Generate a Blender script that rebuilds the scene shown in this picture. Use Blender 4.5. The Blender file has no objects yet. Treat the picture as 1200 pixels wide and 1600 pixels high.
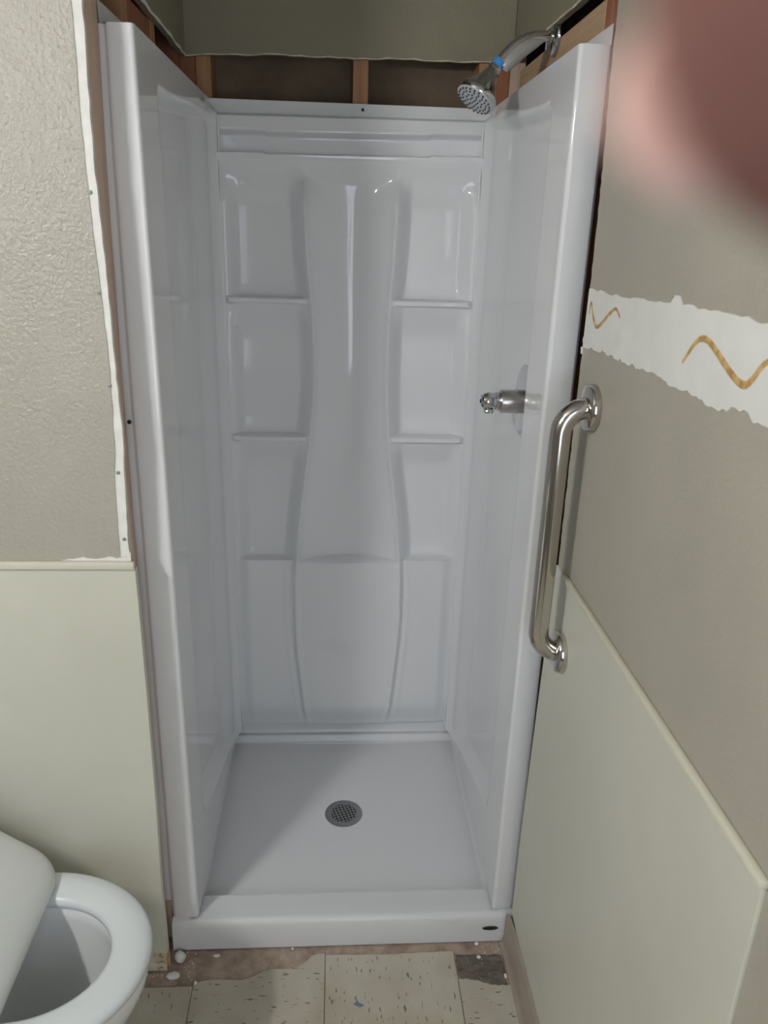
import bpy, bmesh, math, random
import numpy as np
from mathutils import Vector, Matrix, noise

random.seed(4)
C = bpy.context.scene.collection
sc = bpy.context.scene

# ------------------------------------------------------------------ camera
CAM = Vector((-0.0307, -1.4026, 1.6206))
RIGHT = Vector((0.998, -0.057, 0.028)).normalized()
FWD = Vector((0.0631, 0.936, -0.3464)).normalized()
UP = RIGHT.cross(FWD).normalized()
RIGHT = FWD.cross(UP).normalized()
cd = bpy.data.cameras.new('camera')
cam = bpy.data.objects.new('camera', cd)
C.objects.link(cam)
cam.matrix_world = Matrix(((RIGHT.x, UP.x, -FWD.x, CAM.x), (RIGHT.y, UP.y, -FWD.y, CAM.y),
                           (RIGHT.z, UP.z, -FWD.z, CAM.z), (0, 0, 0, 1)))
cd.sensor_fit = 'HORIZONTAL'
cd.sensor_width = 36.0
cd.lens = 36.0 * 1204 / 1200
cd.clip_start = 0.005
cd.dof.use_dof = True                 # a phone lens: about 3 mm of real aperture
cd.dof.focus_distance = 1.9
cd.dof.aperture_fstop = 11.0
sc.camera = cam

# ------------------------------------------------------------------ world, light, exposure
w = bpy.data.worlds.new('world')
sc.world = w
w.use_nodes = True
w.node_tree.nodes['Background'].inputs[0].default_value = (0.8, 0.88, 1.0, 1)
w.node_tree.nodes['Background'].inputs[1].default_value = 0.15

def area_light(name, loc, target, sx, sy, power, color):
    l = bpy.data.lights.new(name, 'AREA')
    l.shape = 'RECTANGLE'; l.size = sx; l.size_y = sy; l.energy = power; l.color = color
    o = bpy.data.objects.new(name, l); C.objects.link(o)
    o.location = loc
    o.rotation_euler = (Vector(target) - Vector(loc)).to_track_quat('-Z', 'Y').to_euler()
    return o
# cool fill light behind the photographer; the window around it is added for it
area_light('cool_rear_fill', (0.05, -2.395, 1.35), (-0.40, 0, 1.2), 0.6, 1.3, 10.0, (0.84, 0.90, 1.0))
BULB = 205.0                            # strength of the three vanity bulbs (built with their fixture)
sc.view_settings.view_transform = 'Standard'
sc.view_settings.look = 'None'
sc.view_settings.gamma = 1.0
sc.view_settings.use_curve_mapping = False
sc.view_settings.exposure = 0.0

# ------------------------------------------------------------------ helpers
def node_mat(name, col, rough=0.5, metal=0.0, spec=0.5, coat=0.0):
    m = bpy.data.materials.new(name)
    m.use_nodes = True
    b = m.node_tree.nodes['Principled BSDF']
    b.inputs['Base Color'].default_value = (*col, 1)
    b.inputs['Roughness'].default_value = rough
    b.inputs['Metallic'].default_value = metal
    b.inputs['Specular IOR Level'].default_value = spec
    b.inputs['Coat Weight'].default_value = coat
    return m, m.node_tree.nodes, m.node_tree.links, b

def noise_col(m, nodes, links, b, c1, c2, scale, stretch=(1, 1, 1), lo=0.35, hi=0.65, detail=4, rough=0.6):
    tc = nodes.new('ShaderNodeTexCoord'); mp = nodes.new('ShaderNodeMapping')
    mp.inputs['Scale'].default_value = stretch
    n = nodes.new('ShaderNodeTexNoise'); n.inputs['Scale'].default_value = scale
    n.inputs['Detail'].default_value = detail; n.inputs['Roughness'].default_value = rough
    r = nodes.new('ShaderNodeValToRGB')
    r.color_ramp.elements[0].position = lo; r.color_ramp.elements[0].color = (*c1, 1)
    r.color_ramp.elements[1].position = hi; r.color_ramp.elements[1].color = (*c2, 1)
    links.new(tc.outputs['Object'], mp.inputs['Vector']); links.new(mp.outputs[0], n.inputs['Vector'])
    links.new(n.outputs['Fac'], r.inputs['Fac']); links.new(r.outputs['Color'], b.inputs['Base Color'])
    return mp, n, r

def bump(nodes, links, b, scale, strength, dist, stretch=(1, 1, 1), detail=3, lo=None, hi=None, rough=0.5):
    tc = nodes.new('ShaderNodeTexCoord'); mp = nodes.new('ShaderNodeMapping')
    mp.inputs['Scale'].default_value = stretch
    n = nodes.new('ShaderNodeTexNoise'); n.inputs['Scale'].default_value = scale
    n.inputs['Detail'].default_value = detail; n.inputs['Roughness'].default_value = rough
    links.new(tc.outputs['Object'], mp.inputs['Vector']); links.new(mp.outputs[0], n.inputs['Vector'])
    out = n.outputs['Fac']
    if lo is not None:
        mr = nodes.new('ShaderNodeMapRange'); mr.interpolation_type = 'SMOOTHSTEP'
        mr.inputs['From Min'].default_value = lo; mr.inputs['From Max'].default_value = hi
        links.new(out, mr.inputs['Value']); out = mr.outputs['Result']
    bp = nodes.new('ShaderNodeBump'); bp.inputs['Strength'].default_value = strength
    bp.inputs['Distance'].default_value = dist
    links.new(out, bp.inputs['Height']); links.new(bp.outputs['Normal'], b.inputs['Normal'])
    return bp

def mesh_obj(name, verts, faces, mat, parent=None, smooth=None, kind=None):
    me = bpy.data.meshes.new(name)
    me.from_pydata([tuple(v) for v in verts], [], [tuple(f) for f in faces])
    me.materials.append(mat)
    bm = bmesh.new(); bm.from_mesh(me)
    bmesh.ops.recalc_face_normals(bm, faces=bm.faces)
    bm.to_mesh(me); bm.free()
    return link(name, me, parent, smooth, kind)

def bm_obj(name, bm, mat, parent=None, smooth=None, kind=None):
    me = bpy.data.meshes.new(name)
    bmesh.ops.recalc_face_normals(bm, faces=bm.faces)
    bm.to_mesh(me); bm.free(); me.materials.append(mat)
    return link(name, me, parent, smooth, kind)

def link(name, me, parent, smooth, kind):
    if smooth is not None:
        me.polygons.foreach_set('use_smooth', [True] * len(me.polygons))
        me.set_sharp_from_angle(angle=math.radians(smooth))
    o = bpy.data.objects.new(name, me); C.objects.link(o)
    if parent is not None:
        o.parent = parent
        o.matrix_parent_inverse = Matrix.Translation(-abs_loc(parent))
    if kind: o['kind'] = kind
    return o

def abs_loc(o):
    l = Vector(o.location)
    while o.parent is not None and not o.matrix_parent_inverse.is_identity:
        break
    return l if o.parent is None else Vector((0, 0, 0))

def empty(name, loc, label=None, cat=None, group=None, kind=None):
    o = bpy.data.objects.new(name, None); C.objects.link(o)
    o.location = loc; o.empty_display_size = 0.05
    if label: o['label'] = label
    if cat: o['category'] = cat
    if group: o['group'] = group
    if kind: o['kind'] = kind
    return o

def tag(o, label, cat, group=None):
    o['label'] = label; o['category'] = cat
    if group: o['group'] = group
    return o

def V(*a): return Vector(a)

def add_box(bm, lo, hi, bev=0.0, seg=2):
    r = bmesh.ops.create_cube(bm, size=1.0)
    vs = r['verts']
    for v in vs:
        v.co = Vector([lo[i] + (v.co[i] + 0.5) * (hi[i] - lo[i]) for i in range(3)])
    if bev > 0:
        es = list({e for v in vs for e in v.link_edges})
        bmesh.ops.bevel(bm, geom=es, offset=bev, segments=seg, profile=0.5, affect='EDGES')

def box(name, lo, hi, mat, parent=None, bev=0.0, seg=2, kind=None):
    bm = bmesh.new(); add_box(bm, lo, hi, bev, seg)
    return bm_obj(name, bm, mat, parent, 40 if bev else None, kind)

def prism(name, pts, org, u, v, n, th, mat, parent=None, kind=None, bev=0.0):
    """closed 2D outline in the frame org,u,v pushed out by th along n"""
    org, u, v, n = map(Vector, (org, u, v, n))
    bm = bmesh.new()
    a = [bm.verts.new(org + u * p[0] + v * p[1]) for p in pts]
    f = bm.faces.new(a)
    r = bmesh.ops.extrude_face_region(bm, geom=[f])
    nv = [g for g in r['geom'] if isinstance(g, bmesh.types.BMVert)]
    bmesh.ops.translate(bm, verts=nv, vec=n * th)
    if bev:
        top = [e for e in bm.edges if all(q in nv for q in e.verts)]
        bmesh.ops.bevel(bm, geom=top, offset=bev, segments=2, profile=0.5, affect='EDGES')
    bmesh.ops.triangulate(bm, faces=[q for q in bm.faces if len(q.verts) > 4])
    return bm_obj(name, bm, mat, parent, None, kind)

def jag(pts, step, amp, rnd):
    """subdivide a polyline and make it ragged"""
    out = []
    for (a, b) in zip(pts[:-1], pts[1:]):
        L = math.dist(a, b); k = max(1, int(L / step))
        for i in range(k):
            t = i / k
            nx, ny = -(b[1] - a[1]) / (L + 1e-9), (b[0] - a[0]) / (L + 1e-9)
            d = rnd.uniform(-1, 1) * amp if i else rnd.uniform(-.3, .3) * amp
            out.append((a[0] + (b[0] - a[0]) * t + nx * d, a[1] + (b[1] - a[1]) * t + ny * d))
    out.append(pts[-1])
    return out

def add_tube(bm, path, radii, seg=16, cap=True, squash=None):
    path = [Vector(p) for p in path]
    if not isinstance(radii, (list, tuple)): radii = [radii] * len(path)
    t0 = (path[1] - path[0]).normalized()
    nrm = t0.orthogonal().normalized()
    rings = []
    for i, p in enumerate(path):
        t = (path[min(i + 1, len(path) - 1)] - path[max(i - 1, 0)]).normalized()
        nrm = (nrm - t * nrm.dot(t)).normalized()
        bn = t.cross(nrm)
        ring = []
        for k in range(seg):
            a = 2 * math.pi * k / seg
            q = nrm * math.cos(a) * radii[i] + bn * math.sin(a) * radii[i]
            if squash is not None:
                sq, f = squash; sq = Vector(sq)
                q = q - sq * q.dot(sq) * (1 - f)
            ring.append(bm.verts.new(p + q))
        rings.append(ring)
    for a, b in zip(rings[:-1], rings[1:]):
        for k in range(seg):
            bm.faces.new((a[k], a[(k + 1) % seg], b[(k + 1) % seg], b[k]))
    if cap:
        bm.faces.new(rings[0]); bm.faces.new(rings[-1])

def tube(name, path, radii, mat, parent=None, seg=16, cap=True, squash=None, smooth=40):
    bm = bmesh.new(); add_tube(bm, path, radii, seg, cap, squash)
    return bm_obj(name, bm, mat, parent, smooth)

def lathe(name, prof, org, axis, mat, parent=None, seg=40, smooth=35):
    """prof = (distance along axis, radius)"""
    axis = Vector(axis).normalized(); org = Vector(org)
    a = axis.orthogonal().normalized(); b = axis.cross(a)
    bm = bmesh.new(); rings = []
    for (h, r) in prof:
        rings.append([bm.verts.new(org + axis * h + (a * math.cos(2 * math.pi * k / seg) + b * math.sin(2 * math.pi * k / seg)) * max(r, 1e-5)) for k in range(seg)])
    for p, q in zip(rings[:-1], rings[1:]):
        for k in range(seg):
            bm.faces.new((p[k], p[(k + 1) % seg], q[(k + 1) % seg], q[k]))
    bm.faces.new(rings[0]); bm.faces.new(rings[-1])
    return bm_obj(name, bm, mat, parent, smooth)

def grid(name, P, mat, parent=None, smooth=40, closed_back=None):
    """P[i][j] -> 3D, a sheet; closed_back = offset vector array giving it real thickness"""
    n, m = P.shape[:2]
    verts = P.reshape(-1, 3)
    idx = np.arange(n * m).reshape(n, m)
    q = np.stack([idx[:-1, :-1], idx[1:, :-1], idx[1:, 1:], idx[:-1, 1:]], -1).reshape(-1, 4)
    faces = [tuple(f) for f in q]
    o = mesh_obj(name, verts.tolist(), faces, mat, parent, smooth)
    return o

def sm(a, b, t):
    x = np.clip((t - a) / (b - a), 0, 1)
    return x * x * (3 - 2 * x)

# ------------------------------------------------------------------ materials
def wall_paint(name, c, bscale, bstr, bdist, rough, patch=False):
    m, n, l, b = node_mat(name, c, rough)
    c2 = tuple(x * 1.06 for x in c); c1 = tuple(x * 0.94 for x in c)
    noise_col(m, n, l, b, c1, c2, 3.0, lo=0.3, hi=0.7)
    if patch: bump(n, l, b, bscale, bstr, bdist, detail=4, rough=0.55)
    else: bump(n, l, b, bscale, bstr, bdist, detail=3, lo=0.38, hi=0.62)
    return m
TAN = (0.42, 0.40, 0.34)
M_paint = wall_paint('tan_knockdown_paint', TAN, 125, 0.95, 0.0035, 0.22, True)
M_paint_smooth = wall_paint('tan_wall_paint', (0.42, 0.395, 0.33), 150, 0.18, 0.002, 0.5)
M_paint_shaded = wall_paint('tan_shaded_paint', (0.26, 0.24, 0.17), 150, 0.15, 0.002, 0.6)  # same tan paint, with the shade of the upper alcove put into its colour
M_plain, *_ = node_mat('white_ceiling_paint', (0.36, 0.355, 0.34), 0.8)
M_room = wall_paint('tan_room_paint', (0.25, 0.24, 0.22), 100, 0.2, 0.002, 0.6)

M_wains, n_, l_, b_ = node_mat('cream_wall_panel', (0.66, 0.65, 0.52), 0.42)
noise_col(M_wains, n_, l_, b_, (0.61, 0.61, 0.52), (0.66, 0.66, 0.57), 2.5)
bump(n_, l_, b_, 90, 0.12, 0.001, stretch=(0.12, 0.12, 5.0))
M_cap, *_ = node_mat('cream_cap_trim', (0.68, 0.66, 0.54), 0.4)

M_gyp, n_, l_, b_ = node_mat('white_gypsum', (0.80, 0.79, 0.75), 0.85)
noise_col(M_gyp, n_, l_, b_, (0.74, 0.73, 0.69), (0.84, 0.83, 0.80), 25)
bump(n_, l_, b_, 60, 0.25, 0.002)
M_patch, n_, l_, b_ = node_mat('white_joint_compound', (0.78, 0.79, 0.76), 0.75)
noise_col(M_patch, n_, l_, b_, (0.74, 0.75, 0.72), (0.81, 0.82, 0.79), 9)
bump(n_, l_, b_, 22, 0.25, 0.003)
M_glue, n_, l_, b_ = node_mat('amber_glue', (0.50, 0.30, 0.10), 0.5)
noise_col(M_glue, n_, l_, b_, (0.42, 0.22, 0.06), (0.66, 0.46, 0.20), 60, lo=0.4, hi=0.6)

def wood(name, c1, c2, axis):
    st = [14, 14, 14]; st[axis] = 0.7
    m, n, l, b = node_mat(name, c1, 0.7)
    noise_col(m, n, l, b, c1, c2, 6, stretch=tuple(st), lo=0.3, hi=0.7, detail=6)
    bump(n, l, b, 10, 0.2, 0.002, stretch=tuple(st))
    return m
M_wood = wood('fir_stud_wood', (0.34, 0.17, 0.085), (0.50, 0.28, 0.15), 2)
M_woodr = wood('red_stud_wood', (0.25, 0.095, 0.05), (0.36, 0.15, 0.08), 2)
M_woodh = wood('pale_blocking_wood', (0.42, 0.28, 0.17), (0.56, 0.39, 0.25), 1)
M_woodp = wood('pale_stud_wood', (0.56, 0.41, 0.32), (0.68, 0.52, 0.42), 2)
M_back, n_, l_, b_ = node_mat('brown_backing_paper', (0.16, 0.12, 0.08), 0.9)
noise_col(M_back, n_, l_, b_, (0.14, 0.10, 0.07), (0.20, 0.15, 0.10), 8)

M_acr, n_, l_, b_ = node_mat('white_acrylic', (0.79, 0.805, 0.825), 0.07, spec=0.5)
M_base, n_, l_, b_ = node_mat('white_acrylic_base', (0.735, 0.75, 0.77), 0.25, spec=0.4)
M_joint, *_ = node_mat('white_caulk', (0.80, 0.80, 0.80), 0.5)
M_chrome, *_ = node_mat('chrome', (0.60, 0.60, 0.61), 0.06, 1.0)
M_chrome_sat, *_ = node_mat('brushed_sleeve', (0.55, 0.53, 0.51), 0.28, 1.0)
M_steel, n_, l_, b_ = node_mat('satin_stainless', (0.60, 0.57, 0.53), 0.13, 1.0)
M_drain, n_, l_, b_ = node_mat('grey_steel_drain', (0.36, 0.36, 0.36), 0.38, 1.0)
M_dark, *_ = node_mat('dark_void', (0.012, 0.012, 0.012), 0.8)
M_face, *_ = node_mat('pale_grey_plastic', (0.55, 0.57, 0.60), 0.35)
M_nozzle, *_ = node_mat('dark_rubber_nozzle', (0.05, 0.055, 0.07), 0.5)
M_blue, *_ = node_mat('blue_collar', (0.05, 0.30, 0.72), 0.45)
M_film, n_, l_, b_ = node_mat('plastic_film', (0.62, 0.62, 0.60), 0.22)
b_.inputs['Transmission Weight'].default_value = 0.55
bump(n_, l_, b_, 40, 0.5, 0.004)
M_badge, *_ = node_mat('dark_badge', (0.05, 0.055, 0.055), 0.3, 0.6)
M_badge_rim, *_ = node_mat('grey_badge_rim', (0.25, 0.26, 0.26), 0.3, 0.8)
M_screw, *_ = node_mat('dark_screw', (0.02, 0.02, 0.02), 0.5, 0.3)
M_nail, *_ = node_mat('grey_nail_head', (0.30, 0.30, 0.30), 0.5, 0.5)

M_por, *_ = node_mat('white_porcelain', (0.76, 0.78, 0.78), 0.1)
M_seat, *_ = node_mat('white_toilet_plastic', (0.68, 0.72, 0.735), 0.25)
M_lid, *_ = node_mat('off_white_toilet_plastic', (0.70, 0.72, 0.71), 0.3)
M_water, n_, l_, b_ = node_mat('toilet_water', (0.55, 0.62, 0.62), 0.02)
b_.inputs['Transmission Weight'].default_value = 0.8; b_.inputs['IOR'].default_value = 1.33

M_cove, n_, l_, b_ = node_mat('taupe_rubber_base', (0.36, 0.31, 0.255), 0.5)
noise_col(M_cove, n_, l_, b_, (0.33, 0.28, 0.225), (0.40, 0.345, 0.285), 6)

def tile_mat(name, c, st):
    m, n, l, b = node_mat(name, c, 0.45)
    dark = (0.13, 0.11, 0.085)
    mp, nn, r = noise_col(m, n, l, b, c, dark, 44, stretch=st, lo=0.655, hi=0.70, detail=2, rough=0.4)
    base = n.new('ShaderNodeTexNoise'); base.inputs['Scale'].default_value = 7; base.inputs['Detail'].default_value = 5
    tc = n.new('ShaderNodeTexCoord'); l.new(tc.outputs['Object'], base.inputs['Vector'])
    r2 = n.new('ShaderNodeValToRGB')
    r2.color_ramp.elements[0].position = 0.3; r2.color_ramp.elements[0].color = (c[0] * .78, c[1] * .74, c[2] * .68, 1)
    r2.color_ramp.elements[1].position = 0.62; r2.color_ramp.elements[1].color = (*c, 1)
    l.new(base.outputs['Fac'], r2.inputs['Fac'])
    mx = n.new('ShaderNodeMix'); mx.data_type = 'RGBA'; mx.blend_type = 'MULTIPLY'; mx.inputs['Factor'].default_value = 1
    # streaks multiply onto the base tone
    r.color_ramp.elements[0].color = (1, 1, 1, 1); r.color_ramp.elements[1].color = (0.38, 0.34, 0.30, 1)
    l.new(r2.outputs['Color'], mx.inputs['A']); l.new(r.outputs['Color'], mx.inputs['B'])
    l.new(mx.outputs['Result'], b.inputs['Base Color'])
    bump(n, l, b, 30, 0.1, 0.001)
    return m
TILE = (0.54, 0.51, 0.425)
M_tile_y = tile_mat('cream_tile_streak_deep', TILE, (3.4, 0.9, 1))
M_tile_x = tile_mat('cream_tile_streak_wide', (0.52, 0.49, 0.41), (0.9, 3.4, 1))
M_sub, n_, l_, b_ = node_mat('old_adhesive_subfloor', (0.27, 0.20, 0.155), 0.8)
mp, nn, r = noise_col(M_sub, n_, l_, b_, (0.20, 0.145, 0.115), (0.44, 0.345, 0.275), 16, lo=0.30, hi=0.58, detail=8, rough=0.7)
bump(n_, l_, b_, 60, 0.4, 0.003, detail=6)
M_resid, n_, l_, b_ = node_mat('black_tar_residue', (0.08, 0.07, 0.06), 0.85)
noise_col(M_resid, n_, l_, b_, (0.075, 0.062, 0.052), (0.24, 0.205, 0.17), 24, stretch=(1, 2.2, 1), lo=0.35, hi=0.72, detail=8, rough=0.75)
M_paper, n_, l_, b_ = node_mat('torn_board_paper', (0.60, 0.53, 0.40), 0.8)
noise_col(M_paper, n_, l_, b_, (0.50, 0.42, 0.30), (0.72, 0.68, 0.58), 30)
M_bulb, n_, l_, b_ = node_mat('lit_bulb', (1, 1, 1), 0.4)
b_.inputs['Emission Color'].default_value = (1.0, 0.99, 0.965, 1)
b_.inputs['Emission Strength'].default_value = BULB
M_skin, n_, l_, b_ = node_mat('skin', (0.38, 0.19, 0.155), 0.8, spec=0.1)
noise_col(M_skin, n_, l_, b_, (0.155, 0.075, 0.065), (0.19, 0.095, 0.083), 60)  # skin tone darkened to stand in for the shade on the finger
b_.inputs['Subsurface Weight'].default_value = 0.2
b_.inputs['Subsurface Radius'].default_value = (0.006, 0.002, 0.0012)
M_fnail, *_ = node_mat('finger_nail', (0.66, 0.42, 0.36), 0.3)

# ------------------------------------------------------------------ the setting
H = 1.905
WX = 0.399            # face of the right wall
FY = -0.08            # face of the wall left of the shower
CEIL = 2.40
rnd = random.Random(11)

floor = box('floor', (-1.22, -2.42, -0.06), (0.55, 0.90, -0.004), M_sub, kind='structure')
ceiling = box('ceiling', (-1.22, -2.42, CEIL), (0.55, 0.90, CEIL + 0.05), M_plain, kind='structure')
bm = bmesh.new()                                   # rear wall around an opening added to hold the fill light
for lo, hi in (((-1.22, -2.47, 0), (-0.27, -2.40, CEIL)), ((0.37, -2.47, 0), (0.55, -2.40, CEIL)),
               ((-0.27, -2.47, 0), (0.37, -2.40, 0.68)), ((-0.27, -2.47, 2.02), (0.37, -2.40, CEIL))):
    add_box(bm, lo, hi)
bm_obj('wall_rear', bm, M_room, None, None, 'structure')
bm = bmesh.new()
for lo, hi in (((-0.31, -2.40, 0.64), (-0.268, -2.385, 2.06)), ((0.368, -2.40, 0.64), (0.41, -2.385, 2.06)),
               ((-0.268, -2.40, 0.64), (0.368, -2.385, 0.682)), ((-0.268, -2.40, 2.018), (0.368, -2.385, 2.06))):
    add_box(bm, lo, hi, 0.003, 1)
bm_obj('added_window_1', bm, M_cap, None, 40, 'structure')  # unseen window frame, added around the fill light
wall_side = box('wall_side', (-1.27, -2.40, 0), (-1.20, FY, CEIL), M_room, kind='structure')

# --- wall left of the opening (faces the camera)
front = empty('wall_front', (-0.80, FY, 0), kind='structure')
edge = [(-0.4235, 0.99), (-0.4235, 1.10), (-0.420, 1.20), (-0.416, 1.235), (-0.4105, 1.38), (-0.4155, 1.56), (-0.4185, 1.705), (-0.4165, 1.92), (-0.4165, CEIL)]
edge = jag(edge, 0.02, 0.0009, rnd)
prism('drywall', [(-1.20, CEIL), (-1.20, 0.99)] + edge, (0, FY + 0.0125, 0), (1, 0, 0), (0, 0, 1), (0, -1, 0), 0.0125, M_paint, front)
bare = jag([(-0.4045, 0.992), (-0.4085, 1.066), (-0.4035, 1.20), (-0.400, 1.26), (-0.401, 1.315), (-0.4025, 1.42), (-0.4025, 1.565), (-0.4055, 1.705), (-0.401, 1.92), (-0.401, CEIL)], 0.016, 0.0008, rnd)
left_e = [(x - 0.004, z) for x, z in edge][::-1]
prism('bare_gypsum_edge', left_e + bare, (0, FY + 0.011, 0), (1, 0, 0), (0, 0, 1), (0, -1, 0), 0.0095, M_gyp, front)['label'] = 'bare white edge where the textured paint was cut away'
for k, (x, z) in enumerate([(-0.415, 1.659), (-0.416, 1.508), (-0.4135, 1.356), (-0.4135, 1.202), (-0.414, 1.075)]):
    lathe('nail_head', [(0, 0.0032), (0.002, 0.0032), (0.0028, 0.002)], (x, FY + 0.0018, z), (0, -1, 0), M_nail, front, 12)
LX_Z = [0.0, 0.19, 0.40, 0.80, 1.05, 1.30, 1.50, 1.71, 1.905, 2.40]          # edge of the left flange, a little out of plumb
LX = [0.4255, 0.4245, 0.4220, 0.4195, 0.4175, 0.4160, 0.4130, 0.4095, 0.4030, 0.4030]
vv = []; ff = []
zs_ = [0.0, 0.2, 0.4, 0.6, 0.8, 1.0, 1.2, 1.4, 1.6, 1.8, 1.9, CEIL]
for z in zs_:
    bx = -float(np.interp(z, LX_Z, LX)) + 0.0006
    vv += [(-0.4435, FY + 0.0126, z), (-0.4045, FY + 0.0126, z), (bx, 0.0036, z), (-0.4435, 0.0036, z)]
for i in range(len(zs_) - 1):
    for k in range(4): ff.append((4 * i + k, 4 * i + (k + 1) % 4, 4 * i + 4 + (k + 1) % 4, 4 * i + 4 + k))
ff += [(0, 1, 2, 3), tuple(len(vv) - 4 + k for k in range(4))]
mesh_obj('stud', vv, ff, M_woodp, front)
box('wall_filling', (-1.20, FY + 0.0126, 0), (-0.444, 0.02, CEIL), M_back, front)
wp = [(-1.20, 0.062), (-0.437, 0.062), (-0.4055, 0.060), (-0.4045, 0.10), (-0.4045, 0.26), (-0.4000, 0.46), (-0.3990, 0.61), (-0.3978, 0.75), (-0.3980, 1.018), (-1.20, 1.018)]
prism('wainscot_panel', wp, (0, FY + 0.0124, 0), (1, 0, 0), (0, 0, 1), (0, -1, 0), 0.0165, M_wains, front, bev=0.0008)
bm = bmesh.new()
add_box(bm, (-1.20, FY - 0.0100, 1.0172), (-0.3985, FY, 1.0325), 0.003, 2)
bm_obj('cap_rail', bm, M_cap, front, 40)
# scraps of torn paint over the cap rail
pts = jag([(-0.53, 1.0326), (-0.405, 1.0326)], 0.02, 0.0, rnd)
top = jag([(-0.4035, 1.052), (-0.412, 1.040), (-0.43, 1.0375), (-0.445, 1.041), (-0.47, 1.036), (-0.49, 1.040), (-0.53, 1.0335)], 0.006, 0.0014, rnd)
prism('torn_paint', pts + top, (0, FY - 0.0002, 0), (1, 0, 0), (0, 0, 1), (0, -1, 0), 0.0016, M_gyp, front)['label'] = 'ragged white plaster scraps above the cap rail'
# strip bared where the skirting was pulled off
prism('bare_strip', [(-1.2, 0.0), (-0.4105, 0.0), (-0.409, 0.0615), (-1.2, 0.0615)], (0, FY + 0.0124, 0), (1, 0, 0), (0, 0, 1), (0, -1, 0), 0.011, M_paper, front)['label'] = 'bared papery strip where the skirting was pulled off'
def flatglue(name, pts, rad, org, u, v, n, parent):
    org, u, v, n = map(Vector, (org, u, v, n))
    path = [org + u * p[0] + v * p[1] for p in pts]
    return tube(name, path, [rad * s for s in (0.55,) + (1,) * (len(pts) - 2) + (0.6,)], M_glue, parent, 8, True, (n, 0.35))
for g in ([(-0.436, 0.052), (-0.428, 0.058), (-0.420, 0.055), (-0.424, 0.047), (-0.418, 0.04)],
          [(-0.436, 0.028), (-0.428, 0.024), (-0.420, 0.030), (-0.414, 0.022)],
          [(-0.430, 0.006), (-0.422, 0.012), (-0.416, 0.006)]):
    flatglue('glue_bead', g, 0.0026, (0, FY + 0.0016, 0), (1, 0, 0), (0, 0, 1), (0, 1, 0), front)
box('glue_edge', (-0.4105, FY + 0.001, 0.004), (-0.4070, FY + 0.0123, 0.0600), M_glue, front, 0.001, 1)

# --- back of the alcove
back = empty('wall_back', (0, 0.75, 0), kind='structure')
box('backing', (-0.50, 0.842, 0), (0.50, 0.862, CEIL), M_back, back)
e = jag([(-0.398, 1.992), (-0.36, 1.997), (-0.30, 2.000), (-0.23, 2.001), (-0.18, 2.004), (-0.10, 2.002), (-0.03, 2.003), (0.05, 2.003), (0.09, 2.006), (0.2, 2.005), (0.30, 2.006), (0.399, 2.010)], 0.02, 0.0016, rnd)
prism('drywall', e + [(0.399, CEIL), (-0.398, CEIL)], (0, 0.752, 0), (1, 0, 0), (0, 0, 1), (0, -1, 0), 0.0125, M_paint_shaded, back)
prism('torn_paper_edge', e + [(x, z + 0.0025 + 0.0008 * math.sin(x * 90)) for x, z in e[::-1]], (0, 0.7395, 0), (1, 0, 0), (0, 0, 1), (0, -1, 0), 0.0011, M_paper, back)
for x0, x1, mt in ((-0.416, -0.378, M_woodr), (-0.377, -0.340, M_wood), (0.006, 0.044, M_wood), (0.318, 0.356, M_wood), (0.358, 0.396, M_woodr), (0.397, 0.435, M_woodp)):
    box('stud', (x0, 0.7530, 0.0), (x1, 0.8415, CEIL), mt, back, 0.0012, 1)

# --- left side of the alcove
left = empty('wall_left', (-0.41, 0.35, 0), kind='structure')
e = jag([(0.008, 2.002), (0.15, 2.004), (0.286, 2.003), (0.40, 2.002), (0.473, 2.001), (0.60, 1.997), (0.7385, 1.993)], 0.02, 0.0018, rnd)
prism('drywall', e + [(0.7385, CEIL), (0.008, CEIL)], (-0.4105, 0, 0), (0, 1, 0), (0, 0, 1), (1, 0, 0), 0.0125, M_paint_shaded, left)
prism('torn_paper_edge', e + [(y, z + 0.006 + 0.002 * math.sin(y * 60)) for y, z in e[::-1]], (-0.3979, 0, 0), (0, 1, 0), (0, 0, 1), (1, 0, 0), 0.0012, M_gyp, left)['label'] = 'ragged pale cut edge of the wallboard'
box('backing', (-0.52, 0.02, 0), (-0.502, 0.842, CEIL), M_back, left)
for y0, y1, mt in ((0.010, 0.048, M_woodp), (0.20, 0.238, M_wood), (0.43, 0.468, M_wood), (0.700, 0.738, M_woodr)):
    box('stud', (-0.5010, y0, 0.0), (-0.4115, y1, CEIL), mt, left, 0.0012, 1)
box('blocking', (-0.5010, 0.239, 1.93), (-0.4130, 0.4295, 2.0), M_woodr, left, 0.0012, 1)

# --- right wall: room side and the alcove side
right = empty('wall_right', (0.42, -1.2, 0), kind='structure')
we = jag([(-0.036, CEIL), (-0.042, 1.88), (-0.056, 1.73), (-0.064, 1.586), (-0.0625, 1.44), (-0.062, 1.37), (-0.064, 1.2), (-0.066, 1.038), (-0.066, 0.99)], 0.010, 0.0022, rnd)
prism('drywall', [(-2.40, 0.0), (-0.10, 0.0), (-0.10, 0.99), (-0.066, 0.99)] + we[::-1][1:] + [(-2.40, CEIL)], (WX + 0.0125, 0, 0), (0, 1, 0), (0, 0, 1), (-1, 0, 0), 0.0125, M_paint_smooth, right)
wz = [(-0.838, 0.0), (-0.0995, 0.0), (-0.0995, 0.09), (-0.033, 0.10), (-0.034, 0.30), (-0.045, 0.60), (-0.060, 0.90), (-0.067, 1.02), (-0.838, 1.02)]
prism('wainscot_panel', wz, (WX - 0.0001, 0, 0), (0, 1, 0), (0, 0, 1), (-1, 0, 0), 0.004, M_wains, right, bev=0.0008)
bm = bmesh.new()
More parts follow.
